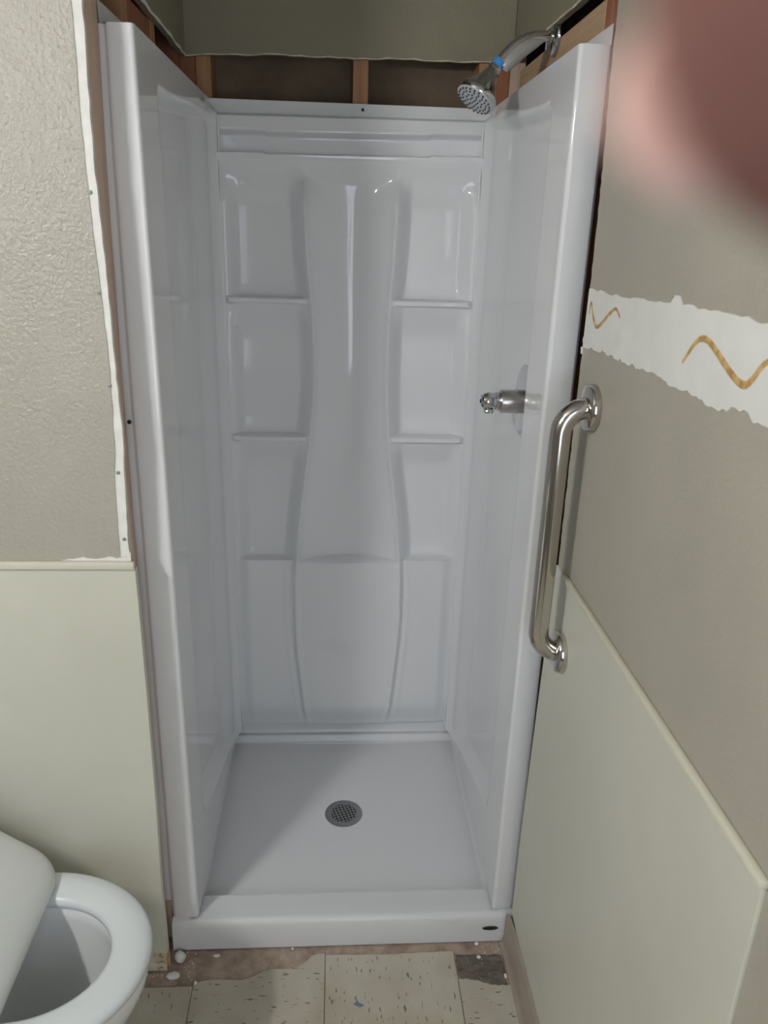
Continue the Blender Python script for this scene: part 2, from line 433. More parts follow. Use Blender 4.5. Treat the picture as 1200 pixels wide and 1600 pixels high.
add_box(bm, (WX - 0.010, -0.842, 1.0165), (WX - 0.0001, -0.125, 1.0285), 0.003, 2)
bm_obj('cap_rail', bm, M_cap, right, 40)
box('backing', (0.505, -2.40, 0), (0.522, 0.842, CEIL), M_back, right)
box('stud', (0.4140, 0.0300, 0.0), (0.5045, 0.068, CEIL), M_woodr, right, 0.0012, 1)
e = jag([(-0.03, 2.008), (0.188, 2.008), (0.379, 2.010), (0.555, 2.013), (0.738, 2.012)], 0.02, 0.0014, rnd)
prism('drywall', e + [(0.738, CEIL), (-0.03, CEIL)], (0.4125, 0, 0), (0, 1, 0), (0, 0, 1), (-1, 0, 0), 0.0125, M_paint_shaded, right)
prism('torn_paper_edge', e + [(y, z + 0.004 + 0.001 * math.sin(y * 70)) for y, z in e[::-1]], (0.3998, 0, 0), (0, 1, 0), (0, 0, 1), (-1, 0, 0), 0.0010, M_paper, right)
box('blocking', (0.4140, 0.069, 1.88), (0.4525, 0.715, 1.988), M_woodh, right, 0.0012, 1)
# band of white compound with dried glue
bt = [(-0.0665, 1.533), (-0.244, 1.533), (-0.384, 1.538), (-0.405, 1.540), (-0.415, 1.551), (-0.428, 1.551), (-0.440, 1.541), (-0.559, 1.543), (-0.66, 1.541), (-0.85, 1.543), (-1.1, 1.540), (-1.9, 1.541)]
bb = [(-1.9, 1.444), (-1.1, 1.446), (-0.85, 1.446), (-0.677, 1.444), (-0.652, 1.443), (-0.629, 1.452), (-0.568, 1.438), (-0.5, 1.442), (-0.444, 1.439), (-0.4, 1.444), (-0.279, 1.442), (-0.177, 1.443), (-0.0665, 1.436)]
pts = jag(bt, 0.014, 0.0022, rnd)[:-1] + jag(bb, 0.008, 0.0032, rnd)
prism('plaster_band', pts, (WX - 0.0001, 0, 0), (0, 1, 0), (0, 0, 1), (-1, 0, 0), 0.0018, M_patch, right)['label'] = 'white band of bared compound with ragged edges'
ins = Vector((-1, 0, 0))
def wallglue(pts, r):
    path = [Vector((WX - 0.0018, y, z)) for y, z in pts]
    k = len(path)
    tube('glue_bead', path, [r * (0.5 + 0.5 * math.sin(math.pi * (i + .6) / (k + .2))) for i in range(k)], M_glue, right, 8, True, ((1, 0, 0), 0.35))
def smooth_poly(pts, sub=5):
    out = []
    P = [Vector((p[0], p[1], 0)) for p in pts]
    for i in range(len(P) - 1):
        p0, p1, p2, p3 = P[max(i - 1, 0)], P[i], P[i + 1], P[min(i + 2, len(P) - 1)]
        for k in range(sub):
            t = k / sub
            q = 0.5 * ((2 * p1) + (p2 - p0) * t + (2 * p0 - 5 * p1 + 4 * p2 - p3) * t * t + (3 * p1 - p0 - 3 * p2 + p3) * t ** 3)
            out.append((q.x, q.y))
    out.append(pts[-1])
    return out
wallglue(smooth_poly([(-0.080, 1.493), (-0.086, 1.512), (-0.096, 1.500), (-0.118, 1.480), (-0.132, 1.477), (-0.150, 1.484), (-0.175, 1.499), (-0.202, 1.512), (-0.216, 1.511), (-0.230, 1.502)]), 0.0036)
wallglue(smooth_poly([(-0.466, 1.474), (-0.476, 1.485), (-0.490, 1.499), (-0.505, 1.508), (-0.525, 1.508), (-0.550, 1.499), (-0.580, 1.486), (-0.605, 1.477), (-0.622, 1.476), (-0.634, 1.484), (-0.646, 1.498), (-0.660, 1.507), (-0.690, 1.509), (-0.72, 1.497)]), 0.0046)
# loose white crumbs on the broken wall edge
for (y, z, r) in ((-0.058, 1.447, .006), (-0.060, 1.428, .008), (-0.061, 1.415, .005)):
    bm = bmesh.new(); bmesh.ops.create_icosphere(bm, subdivisions=1, radius=r)
    for v in bm.verts: v.co = Vector((v.co.x * .6, v.co.y, v.co.z * 1.3)) * rnd.uniform(.7, 1.2) + Vector((WX + 0.003, y, z))
    bm_obj('plaster_crumb', bm, M_gyp, right)

# --- skirting on the right: rubber base with a curved toe
prof = [(0.0003, 0.0), (0.018, 0.0), (0.0135, 0.004), (0.0095, 0.011), (0.0075, 0.02), (0.0070, 0.088), (0.0055, 0.0925), (0.0003, 0.0925)]
ys = [-0.836, -0.60, -0.40, -0.25, -0.16, -0.11, -0.075, -0.052, -0.038, -0.031]
Pg = []
for i, y in enumerate(ys):
    lift = [0, 0, 0, 0, 0, 0, 0.000, 0.002, 0.004, 0.006][i]
    Pg.append([(WX - 0.0043 - px - lift * 0.8, y, pz) for px, pz in prof + prof[:1]])
bm = bmesh.new()
rings = [[bm.verts.new(p) for p in row[:-1]] for row in Pg]
for a, b in zip(rings[:-1], rings[1:]):
    for k in range(len(a)):
        bm.faces.new((a[k], a[(k + 1) % len(a)], b[(k + 1) % len(a)], b[k]))
bm.faces.new(rings[0]); bm.faces.new(rings[-1])
bm_obj('baseboard_right', bm, M_cove, None, 50, 'structure')

# --- floor tiles (12 inch vinyl), worn away along the shower
def tile(pts, mat):
    return prism('tile', pts, (0, 0, -0.0038), (1, 0, 0), (0, 1, 0), (0, 0, 1), 0.0035, mat, floor, bev=0.0006)
g = 0.0009
X = [-1.2, -0.955, -0.650, -0.345, -0.0475, 0.259, 0.3985]
row_y = [-0.119, -0.424, -0.729, -1.034, -1.339, -1.644, -1.949, -2.254, -2.39]
for ci in range(6):
    x0, x1 = X[ci] + g, X[ci + 1] - g
    sh = 0.0
    for ri in range(8):
        y1, y0 = row_y[ri] - g, row_y[ri + 1] + g
        mat = M_tile_x if (ci + ri) % 2 else M_tile_y
        if ri == 0 and ci == 3:
            top = [(x1, -0.046), (-0.065, -0.047), (-0.08, -0.052), (-0.092, -0.066), (-0.112, -0.078), (-0.135, -0.083), (-0.165, -0.083), (-0.19, -0.088), (-0.215, -0.101), (-0.24, -0.108), (-0.27, -0.106), (-0.30, -0.105), (-0.325, -0.107), (x0, -0.114)]
            tile([(x0, y0), (x1, y0)] + smooth_poly(top, 3), M_tile_x)
        elif ri == 0 and ci == 4:
            tile([(x0, y0), (x1, y0)] + jag([(x1, -0.049), (0.20, -0.051), (0.1, -0.053), (0.02, -0.052), (x0, -0.050)], 0.02, 0.0012, rnd), M_tile_y)
        elif ri == 0 and ci == 5:
            top = jag([(x1 - .004, -0.128), (0.378, -0.140), (0.350, -0.142), (0.325, -0.136), (0.305, -0.128), (x0, -0.121)], 0.008, 0.0022, rnd)
            tile([(x0, y0), (x1 - .004, y0)] + top, M_tile_x)
        else:
            if ci == 2 and ri == 0:
                tile([(x0, y0), (x1, y0), (x1, y1)] + [(x0, y1)], M_tile_y)
            else:
                tile([(x0, y0), (x1, y0), (x1, y1), (x0, y1)], mat)
prism('tar_residue', jag([(0.2615, -0.057), (0.33, -0.060), (0.372, -0.062), (0.374, -0.10), (0.372, -0.138), (0.345, -0.144), (0.31, -0.136), (0.2625, -0.124), (0.2615, -0.057)], 0.008, 0.0022, rnd)[:-1],
      (0, 0, -0.0041), (1, 0, 0), (0, 1, 0), (0, 0, 1), 0.0016, M_resid, floor)['label'] = 'dark grey patch of old adhesive where a tile corner is missing'

# ------------------------------------------------------------------ shower surround
sur = empty('shower_surround', (0, 0.35, 0.08), 'tall glossy white three-sided shower surround with moulded shelves', 'shower surround')

# back panel
zl = [0.694, 1.069, 1.439, 1.788]
zz = set(np.round(np.linspace(0.104, 1.906, 326), 4).tolist())
for z0 in (0.689, 0.695, 1.069, 1.439, 1.788, 1.836, 1.872):
    zz |= set(np.round(np.arange(z0 - 0.020, z0 + 0.014, 0.0016), 4).tolist())
zz = np.array(sorted(zz)); zz = zz[np.concatenate([[True], np.diff(zz) > 0.0007])]
xx = np.linspace(-0.3455, 0.3535, 250)
Xg, Zg = np.meshgrid(xx, zz, indexing='ij')
cz = [0.05, 0.225, 0.431, 0.646, 0.848, 1.057, 1.218, 1.387, 1.546, 1.712, 2.0]
cl = [-0.108, -0.125, -0.145, -0.1445, -0.1295, -0.101, -0.088, -0.091, -0.1065, -0.1135, -0.120]
cr_z = [0.05, 0.222, 0.474, 0.6465, 0.85, 1.041, 1.221, 1.424, 1.552, 1.719, 2.0]
cr = [0.126, 0.1435, 0.1635, 0.1615, 0.143, 0.115, 0.1045, 0.1055, 0.115, 0.1205, 0.125]
def smooth_interp(z, zs, vs):
    k = np.linspace(-0.06, 0.06, 13)
    return sum(np.interp(z + d, zs, vs) for d in k) / len(k)
XL, XR = smooth_interp(Zg, cz, cl), smooth_interp(Zg, cr_z, cr)
XM = (XL + XR) / 2; HW = (XR - XL) / 2
U = (Xg - XM) / HW
outer = np.where(Xg > 0, 0.330 - Xg, Xg + 0.322)   # inside the corner lines
DR, DL = Xg - XR, XL - Xg                     # distance outside the column
side = np.maximum(DR, DL)
FULL = 0.064                                  # how far shelf lips and column stand off the studs
pf = np.full_like(Xg, 0.056)
for z0, z1 in zip(zl[:-1], zl[1:]):
    hgt = z1 - z0
    ins_ = (Zg >= z0) & (Zg < z1)
    below = z1 - Zg
    p = 0.010 + 0.040 * (1 - sm(0.0, 0.115 if z1 < 1.7 else 0.15, below)) ** 1.2
    p = p + 0.016 * np.exp(-np.clip(Zg - z0, 0, 1) / 0.014)
    if z1 < 1.7:
        p = np.maximum(p, FULL * sm(0.019, 0.011, below) * 1.0)
    top = FULL if z0 > 0.75 else 0.058
    p = np.where(Zg < z0 + 0.004, top + (p - top) * sm(0, 0.004, Zg - z0), p)
    pf = np.where(ins_, p, pf)
wcol = sm(0.002, 0.044, side)
wout = sm(0.006, 0.042, outer)
shelf_here = np.zeros_like(Xg)
for z0 in (1.069, 1.439):
    shelf_here = np.maximum(shelf_here, (sm(z0 - 0.019, z0 - 0.011, Zg) * (1 - sm(z0 + 0.001, z0 + 0.004, Zg))))
field = FULL + (pf - FULL) * wcol
strip = 0.042 + 0.020 * shelf_here * sm(0.0, 0.014, outer)
field = field + (strip - field) * (1 - wout)
# column: hollow above its ledge, swelling below it
ledge = 0.690
V_ = np.clip(1 - U ** 2, 0, 1)
up = FULL - 0.052 * V_ ** 0.8
lo_ = FULL - 0.002 + 0.008 * V_
colm = np.where(Zg > ledge, lo_ + (up - lo_) * sm(0.0, 0.005, Zg - ledge), lo_)
bead = 0.007 * np.exp(-((np.abs(U) - 1) * HW / 0.008) ** 2)
inside = np.abs(U) < 1
P_ = np.where(inside, colm, field) + bead - 0.009 * np.exp(-((side - 0.014) / 0.007) ** 2) * (Zg < 0.70)
# everything runs out into the header
k = sm(1.665, 1.775, Zg)
head = 0.022 + 0.026 * sm(1.715, 1.786, Zg)
P_ = P_ + (head - P_) * k
# header: lip, trough, band, flange
tilt = 0.008 * (Xg + 0.33) / 0.66
lipz = 1.783 + tilt - 0.003 * sm(-0.215, -0.205, Xg) * (1 - sm(0.195, 0.205, Xg))
hd = 0.048 + (0.012 - 0.048) * sm(0, 0.005, Zg - lipz)
hd = hd + 0.022 * sm(0.040, 0.054, Zg - lipz)
hd = hd + (0.0015 - hd) * sm(1.866, 1.876, Zg - tilt * 0.6)
P_ = np.where(Zg > lipz, hd, P_)
P_ = P_ + (0.016 - P_) * (1 - sm(0.09, 0.20, Zg)) * 0.75
full = np.where(Xg > 0, 0.3535 - Xg, Xg + 0.3455)
P_ = 0.0005 + (P_ - 0.0005) * np.where(Zg > 1.866, sm(0.0, 0.012, full), sm(-0.016, -0.006, outer))
Pt = np.stack([Xg, 0.744 - P_, Zg], -1)
# return along the top so that the sheet has thickness
Pt = np.concatenate([Pt, np.stack([Pt[:, -1, 0], np.full(len(xx), 0.749), Pt[:, -1, 2]], -1)[:, None, :]], 1)
bp = grid('back_panel', Pt, M_acr, sur, 32)
lathe('screw', [(0, 0.0036), (0.002, 0.0036), (0.003, 0.002)], (0.031, 0.7415, 1.893), (0, -1, 0), M_screw, bp, 12)

# side panels
def side_panel(s, inner, outer_x, roll=0.014, lean=None):
    prof = [(outer_x, 0.005), (outer_x - 0.002, 0.004), (outer_x - roll, 0.004)]
    for a in np.linspace(0, 1, 7)[1:]:
        t = a * a * (3 - 2 * a)
        prof.append((outer_x - roll - roll * a, 0.004 - 0.011 * t))
    prof.append((outer_x - 2 * roll - 0.005, -0.0085))
    r = 0.0075
    fx = inner + r
    prof.append(((outer_x - 2 * roll - 0.005 + fx) / 2, -0.0095))
    for a in np.linspace(0, math.pi / 2, 8):
        prof.append((inner + r - r * math.sin(a), -0.010 + r - r * math.cos(a)))
    yi = [0.008, 0.02, 0.05, 0.08, 0.11, 0.125, 0.1295] + list(np.arange(0.133, 0.166, 0.003)) + list(np.linspace(0.17, 0.50, 24)) + list(np.linspace(0.515, 0.7425, 30))
    nfront = len(prof)
    zs = sorted(set(np.round(np.concatenate([np.linspace(0.085, 1.905, 150), np.linspace(0.09, 0.33, 60), np.linspace(1.79, 1.905, 45)]), 4).tolist()))
    zs = np.array(zs)
    rows = []
    for i, (px, py) in enumerate(prof):
        zmin = 0.125 if i < 4 else 0.083
        xr = np.full(len(zs), px)
        if lean is not None: xr = xr + (np.interp(zs, *lean) - outer_x) * np.clip((px - inner) / (outer_x - inner), 0, 1) ** 1.5
        rows.append(np.stack([xr, np.full(len(zs), py), np.maximum(zs, zmin)], -1))
    for y in yi:
        zb = 0.29 + (y - 0.14) * (0.10 - 0.29) / (0.70 - 0.14)
        m = sm(0.132, 0.162, y) * (1 - sm(1.818, 1.846, zs - 0.02 * sm(0.2, 0.6, y))) * sm(zb - 0.03, zb + 0.012, zs)
        rec = 0.027 * m
        t = min(1.0, max(0.0, (y - 0.54) / 0.160))
        cove = 1 - math.sqrt(max(0.0, 1 - t * t * 0.995))
        mg = sm(0.60, 0.70, y)
        cv = cove * (1 - sm(1.868, 1.896, zs))
        xs = (inner + rec) * (1 - cv) + (inner - 0.024) * cv
        xs = np.minimum(xs, inner - 0.001 + 0.028 * (1 - sm(0.56, 0.69, y)))
        rows.append(np.stack([xs, np.full(len(zs), y), zs], -1))
    Pn = np.stack(rows)
    # top: cap back to the outer plane, then the nailing flange standing above it
    cap = Pn[:, -1].copy(); cap[:, 0] = outer_x - 0.0015; cap[:, 1] = np.maximum(cap[:, 1], 0.006); cap[:nfront, 1] = np.maximum(cap[:nfront, 1], 0.0065)
    fl = cap.copy(); fl[:, 2] = 1.9385
    Pn = np.concatenate([Pn, cap[:, None], fl[:, None]], 1)
    Pn[:, :, 0] *= s
    o = grid('side_panel', Pn, M_acr, sur, 32)
    return o
spl = side_panel(-1, 0.346, 0.4035, 0.0085, (LX_Z, LX))
spr = side_panel(1, 0.354, 0.4120, 0.0035)
lathe('screw', [(0, 0.0040), (0.002, 0.0040), (0.003, 0.002)], (-0.4085, 0.0045, 1.273), (0, -1, 0), M_screw, spl, 12)
# caulk lines in the two back corners
tube('caulk_line', [(-0.3215, 0.7035, 0.11), (-0.3215, 0.7035, 1.865)], 0.0024, M_joint, sur, 8)
tube('caulk_line', [(0.3295, 0.7035, 0.11), (0.3295, 0.7035, 1.865)], 0.0024, M_joint, sur, 8)

# ------------------------------------------------------------------ shower base
base = empty('shower_pan', (0, 0.35, 0), 'low white acrylic shower floor pan with a raised front threshold', 'shower pan')
xs = np.array(sorted(set(np.round(np.concatenate([np.linspace(-0.4065, 0.4085, 70), np.linspace(-0.4065, -0.33, 25), np.linspace(0.33, 0.4085, 25)]), 4).tolist())))
ys_ = np.array(sorted(set(np.round(np.concatenate([np.linspace(-0.006, 0.743, 70), np.linspace(-0.006, 0.1, 40), np.linspace(0.68, 0.743, 26)]), 4).tolist())))
BX, BY = np.meshgrid(xs, ys_, indexing='ij')
rr = np.hypot(BX, BY - 0.378)
Zb = 0.036 + 0.012 * np.clip(rr / 0.42, 0, 1)
dside = np.minimum(0.4065 + BX, 0.4085 - BX)
Zb = Zb + (0.083 - Zb) * (1 - sm(0.036, 0.058, dside))
thr = 0.0795 - 0.003 * sm(0.0, 0.06, BY)
Zb = np.maximum(Zb, Zb + (thr - Zb) * (1 - sm(0.058, 0.078, BY)))
bk = 0.048 + 0.020 * sm(0.690, 0.703, BY) + 0.034 * sm(0.715, 0.730, BY)
Zb = np.where(BY > 0.685, np.maximum(Zb, bk), Zb)
Pb = np.stack([BX, BY, Zb], -1)
# rolled front edge and front face
sk = []
for (yy, zz_) in ((-0.0255, 0.0), (-0.0250, 0.02), (-0.0235, 0.045), (-0.022, 0.060), (-0.0205, 0.067), (-0.0175, 0.0735), (-0.0125, 0.0780), (-0.0085, 0.0793)):
    q = Pb[:, 0].copy(); q[:, 1] = yy; q[:, 2] = zz_; sk.append(q)
Pb = np.concatenate([np.stack(sk, 1), Pb], 1)
# side faces
sl = Pb[0].copy(); sl[:, 2] = 0.0; sr = Pb[-1].copy(); sr[:, 2] = 0.0
Pb = np.concatenate([sl[None], Pb, sr[None]], 0)
pan = grid('basin', Pb, M_base, base, 38)
# drain
DC = V(-0.001, 0.376, 0.0362)
dr = lathe('drain', [(0, 0.054), (0.0022, 0.0535), (0.0032, 0.0515), (0.0030, 0.036), (0.0006, 0.0355)], DC, (0, 0, 1), M_drain, base, 48)
lathe('drain_cup', [(0.0006, 0.0355), (0.0012, 0.0355), (0.0012, 0.001)], DC, (0, 0, 1), M_dark, dr, 32)
bm = bmesh.new()
ang = math.radians(18)
for k in range(-3, 4):
    off = k * 0.0098
    Lh = math.sqrt(max(0.0355 ** 2 - off ** 2, 0))
    for d in (0, 1):
        a = ang + d * math.pi / 2
        u = V(math.cos(a), math.sin(a), 0); v = V(-math.sin(a), math.cos(a), 0)
        p0 = DC + v * off - u * Lh; p1 = DC + v * off + u * Lh
        hw = 0.0018
        q = [p0 - v * hw, p1 - v * hw, p1 + v * hw, p0 + v * hw]
        lo4 = [bm.verts.new(x + V(0, 0, 0.0013)) for x in q]; hi4 = [bm.verts.new(x + V(0, 0, 0.0030 + 0.0002 * d)) for x in q]
        bm.faces.new(lo4); bm.faces.new(hi4)
        for i in range(4): bm.faces.new((lo4[i], lo4[(i + 1) % 4], hi4[(i + 1) % 4], hi4[i]))
bm_obj('grate', bm, M_drain, dr)
# badge
def oval(cx, czz, a, b, nn=32): return [(cx + a * math.cos(2 * math.pi * i / nn), czz + b * math.sin(2 * math.pi * i / nn)) for i in range(nn)]
bd = prism('badge', oval(0.349, 0.041, 0.0195, 0.0062), (0, -0.0232, 0), (1, 0, 0), (0, 0, 1), (0, -1, 0), 0.0022, M_badge_rim, base, bev=0.0006)
bd['label'] = 'small dark oval badge'
prism('badge_plate', oval(0.349, 0.041, 0.0178, 0.0050), (0, -0.0250, 0), (1, 0, 0), (0, 0, 1), (0, -1, 0), 0.0010, M_badge, bd)

# ------------------------------------------------------------------ shower head
SY = 0.385
sh = empty('showerhead', (0.412, SY, 1.995), 'chrome shower head on a bent arm above the right side panel', 'shower head')
lathe('escutcheon', [(0, 0.0365), (0.003, 0.0365), (0.007, 0.034), (0.011, 0.026), (0.0135, 0.0135), (0.014, 0.010)], (0.4130, SY, 1.995), (-1, 0, 0), M_chrome, sh)
arc = [(0.412, 1.995), (0.385, 1.995), (0.368, 1.9935), (0.352, 1.989), (0.336, 1.981), (0.322, 1.970), (0.310, 1.957), (0.300, 1.944)]
tube('shower_arm', [(x, SY, z) for x, z in arc], 0.0106, M_chrome, sh, 20)
# clear protective sleeve hanging off the underside of the arm
slv = [(0.386, 1.987), (0.368, 1.981), (0.352, 1.974), (0.338, 1.965), (0.326, 1.954), (0.316, 1.943), (0.309, 1.934)]
tube('plastic_sleeve', [(x, SY - 0.002, z) for x, z in slv], [0.004, 0.011, 0.0145, 0.016, 0.016, 0.014, 0.010], M_film, sh, 20)['label'] = 'clear plastic sleeve on the arm'
A = V(0.300, SY, 1.945); AX = V(-0.52, -0.25, -0.82).normalized(); AX0 = V(-0.66, 0, -0.75).normalized()
lathe('collar', [(-0.004, 0.0118), (-0.003, 0.0128), (0.009, 0.0128), (0.010, 0.0118)], A, AX0, M_blue, sh, 24)['label'] = 'blue tape collar'
B = A + AX0 * 0.011
lathe('swivel_nut', [(-0.003, 0.010), (0.0, 0.013), (0.007, 0.0135), (0.010, 0.011), (0.014, 0.012)], B, (AX0 + AX).normalized(), M_chrome, sh, 24)
D0 = B + (AX0 + AX).normalized() * 0.010
hd_ = lathe('spray_head', [(-0.002, 0.012), (0.004, 0.0155), (0.014, 0.0185), (0.030, 0.0240), (0.044, 0.0325), (0.053, 0.0400), (0.057, 0.0432), (0.0605, 0.0440), (0.066, 0.0437), (0.0695, 0.0420)], D0, AX, M_chrome, sh, 48)
fc = lathe('spray_face', [(0.0690, 0.0415), (0.0705, 0.0408), (0.0716, 0.030), (0.0722, 0.0)], D0, AX, M_face, sh, 40)
a1 = AX.orthogonal().normalized(); a2 = AX.cross(a1)
bm = bmesh.new()
for (R_, nn_) in ((0.0, 1), (0.009, 6), (0.018, 11), (0.0275, 17), (0.036, 22)):
    for k in range(nn_):
        a = 2 * math.pi * (k + (0.5 if nn_ % 2 else 0)) / nn_
        c = D0 + AX * 0.0700 + (a1 * math.cos(a) + a2 * math.sin(a)) * R_
        add_tube(bm, [c, c + AX * 0.0042], [0.0021, 0.0015], 8)
noz = bm_obj('nozzle', bm, M_nozzle, fc, 40); noz['kind'] = 'stuff'

# ------------------------------------------------------------------ shower valve (handle not yet fitted)
VC = V(0.3815, 0.240, 1.272)
va = empty('shower_valve', VC, 'chrome shower valve trim with bare stem and no handle on right side panel', 'shower valve')
lathe('trim_plate', [(0, 0.080), (0.0025, 0.080), (0.006, 0.0765), (0.0075, 0.060), (0.008, 0.030), (0.008, 0.026)], VC, (-1, 0, 0), M_chrome, va, 56)
lathe('sleeve', [(0.004, 0.0262), (0.024, 0.0262), (0.0245, 0.0252), (0.054, 0.0255), (0.056, 0.0245)], VC, (-1, 0, 0), M_chrome_sat, va, 40)
stem = lathe('stem', [(0.050, 0.0190), (0.0565, 0.0190), (0.058, 0.0200), (0.0605, 0.0200), (0.0615, 0.0190), (0.063, 0.0200), (0.0655, 0.0200), (0.067, 0.0180), (0.074, 0.0180), (0.078, 0.0195), (0.086, 0.0195), (0.093, 0.0165), (0.097, 0.010), (0.098, 0.002)], VC, (-1, 0, 0), M_chrome, va, 36)
bm = bmesh.new()
for (dz, dy, r) in ((0.006, -0.010, .0045), (-0.007, -0.008, .004), (0.0, 0.0, .0042), (0.008, 0.008, .003)):
    c = VC + V(-0.0945 - (0.0025 if abs(dy) < .004 else -0.0005), dy, dz)
    add_tube(bm, [c, c + V(-0.0022, 0, 0)], r, 10)
bm_obj('stem_socket', bm, M_screw, stem, 40)
bm = bmesh.new()
add_box(bm, VC + V(-0.090, -0.016, -0.0245), VC + V(-0.071, 0.006, -0.0155), 0.002, 2)
bm_obj('stem_tab', bm, M_chrome, stem, 40)

# ------------------------------------------------------------------ grab bar
gb = empty('grab_bar', (WX, -0.16, 1.115), 'brushed stainless steel grab bar mounted upright on the right wall', 'grab bar')
GX = 0.3465; GY = -0.160; ZT, ZB = 1.348, 0.884; R = 0.045
path = [(WX - 0.002, GY, ZT), (GX + R, GY, ZT)] if False else [(WX - 0.006, GY, ZT)]
rad = WX - 0.008 - GX
for a in np.linspace(0, math.pi / 2, 12):
    path.append((GX + rad - rad * math.sin(a), GY, ZT - rad + rad * math.cos(a)))
for a in np.linspace(0, math.pi / 2, 12):
    path.append((GX + rad - rad * math.cos(a), GY, ZB + rad - rad * math.sin(a)))
path.append((WX - 0.006, GY, ZB))
tube('bar', path, 0.0182, M_steel, gb, 28)
for z, xo in ((ZT, WX - 0.0003), (ZB, WX - 0.0043)):
    lathe('wall_flange', [(0, 0.0385), (0.0015, 0.0395), (0.010, 0.0395), (0.0135, 0.0375), (0.0155, 0.033), (0.0160, 0.0185)], (xo, GY, z), (-1, 0, 0), M_steel, gb, 48)

# ------------------------------------------------------------------ toilet
TY = -0.384
to = empty('toilet', (-0.70, TY, 0), 'white toilet beside the shower with its seat down and lid tipped back', 'toilet')
def outline(cx, a_f, a_r, b, sq_r, n=64):
    pts = []
    for i in range(n):
        t = 2 * math.pi * i / n
        c, s = math.cos(t), math.sin(t)
        if c >= 0: x = cx + a_f * c; y = b * s
        else:
            ex = sq_r
            x = cx - a_r * abs(c) ** ex; y = b * math.copysign(abs(s) ** ex, s)
        pts.append((x, TY + y))
    return pts
def loft(name, loops, mat, parent, smooth=45, close=False, capped=True):
    bm = bmesh.new(); rings = [[bm.verts.new(p) for p in lp] for lp in loops]
    n = len(rings[0])
    pairs = list(zip(rings[:-1], rings[1:])) + ([(rings[-1], rings[0])] if close else [])
    for a, b in pairs:
        for k in range(n): bm.faces.new((a[k], a[(k + 1) % n], b[(k + 1) % n], b[k]))
    if capped and not close: bm.faces.new(rings[0]); bm.faces.new(rings[-1])
    return bm_obj(name, bm, mat, parent, smooth)
def at_z(pts, z): return [(x, y, z) for x, y in pts]
def off(d, z, inner=False):
    if not inner: return at_z(outline(-0.575, 0.225 + d, 0.215 + d, 0.190 + d, 0.62), z)
    return at_z(outline(-0.560, 0.140 - d, 0.150 - d, 0.116 - d, 0.9), z)
bowl_loops = [at_z(outline(-0.62, 0.11, 0.22, 0.105, 0.6), 0.0), at_z(outline(-0.62, 0.10, 0.22, 0.098, 0.6), 0.04),
              at_z(outline(-0.61, 0.105, 0.21, 0.10, 0.6), 0.14), at_z(outline(-0.595, 0.15, 0.21, 0.13, 0.6), 0.22),
              at_z(outline(-0.58, 0.195, 0.21, 0.165, 0.62), 0.30), off(-0.010, 0.355), off(-0.006, 0.380), off(-0.010, 0.3935), off(-0.02, 0.397),
              off(-0.008, 0.397, True), off(-0.003, 0.390, True), off(-0.002, 0.37, True), off(0.0, 0.34, True), off(0.012, 0.28, True), off(0.035, 0.20, True), off(0.06, 0.14, True), off(0.085, 0.12, True)]
loft('bowl', bowl_loops, M_por, to)
loft('water', [off(0.055, 0.150, True), off(0.0545, 0.1505, True)], M_water, to)
seat_loops = [off(-0.006, 0.3975), off(0.0, 0.4025), off(0.001, 0.410), off(-0.003, 0.4165), off(-0.010, 0.4205), off(-0.025, 0.4225),
              off(-0.012, 0.4215, True), off(-0.004, 0.4175, True), off(0.0, 0.411, True), off(0.0, 0.4025, True), off(-0.004, 0.3975, True)]
loft('seat', seat_loops, M_seat, to, close=True)
# lid: domed D shape, its square hinge edge on the seat, tipped back towards the tank
LP = V(-0.556, TY + 0.0, 0.428); la = math.radians(37)
du = V(-math.cos(la), 0, math.sin(la)); dv = V(0, 1, 0); dn = V(math.sin(la), 0, math.cos(la))
def lid_outline(inset, n=15):
    b = 0.196 - inset; L = 0.44 - inset; r = 0.062; pts = []
    u0 = inset
    for i in range(n): # near hinge corner -> far
        a = math.pi / 2 * i / (n - 1); pts.append((u0 + r - r * math.sin(a), -b + r - r * math.cos(a)))
    pts = pts[::-1][::-1]
    seq = []
    for i in range(n):
        a = math.pi / 2 * i / (n - 1); seq.append((u0 + r - r * math.sin(a), -b + r - r * math.cos(a)))
    for i in range(n):
        a = math.pi / 2 * i / (n - 1); seq.append((u0 + r - r * math.cos(a), b - r + r * math.sin(a)))
    for i in range(2 * n + 1):
        a = math.pi * i / (2 * n); cu = L - 0.20
        seq.append((cu + 0.20 * math.sin(a), b * math.cos(a)))
    return seq
def lid_loop(inset, h): return [LP + du * u + dv * v + dn * h for u, v in lid_outline(inset)]
loft('lid', [lid_loop(0.010, -0.016), lid_loop(0.002, -0.014), lid_loop(0.0, -0.008), lid_loop(0.0015, 0.0), lid_loop(0.006, 0.006), lid_loop(0.016, 0.0115), lid_loop(0.034, 0.016), lid_loop(0.06, 0.0195), lid_loop(0.10, 0.022)], M_lid, to, 60)['label'] = 'off white lid tipped back'
for s in (-1, 1):
    lathe('hinge', [(0, 0.012), (0.022, 0.012), (0.026, 0.008)], (-0.745, TY + s * 0.075, 0.400), (0, 0, 1), M_seat, to, 16)
box('tank', (-1.185, TY - 0.22, 0.40), (-0.985, TY + 0.22, 0.74), M_por, to, 0.03, 4)
box('tank_cover', (-1.195, TY - 0.23, 0.741), (-0.975, TY + 0.23, 0.775), M_por, to, 0.012, 3)
box('tank_neck', (-1.1, TY - 0.12, 0.25), (-0.76, TY + 0.12, 0.399), M_por, to, 0.03, 3)

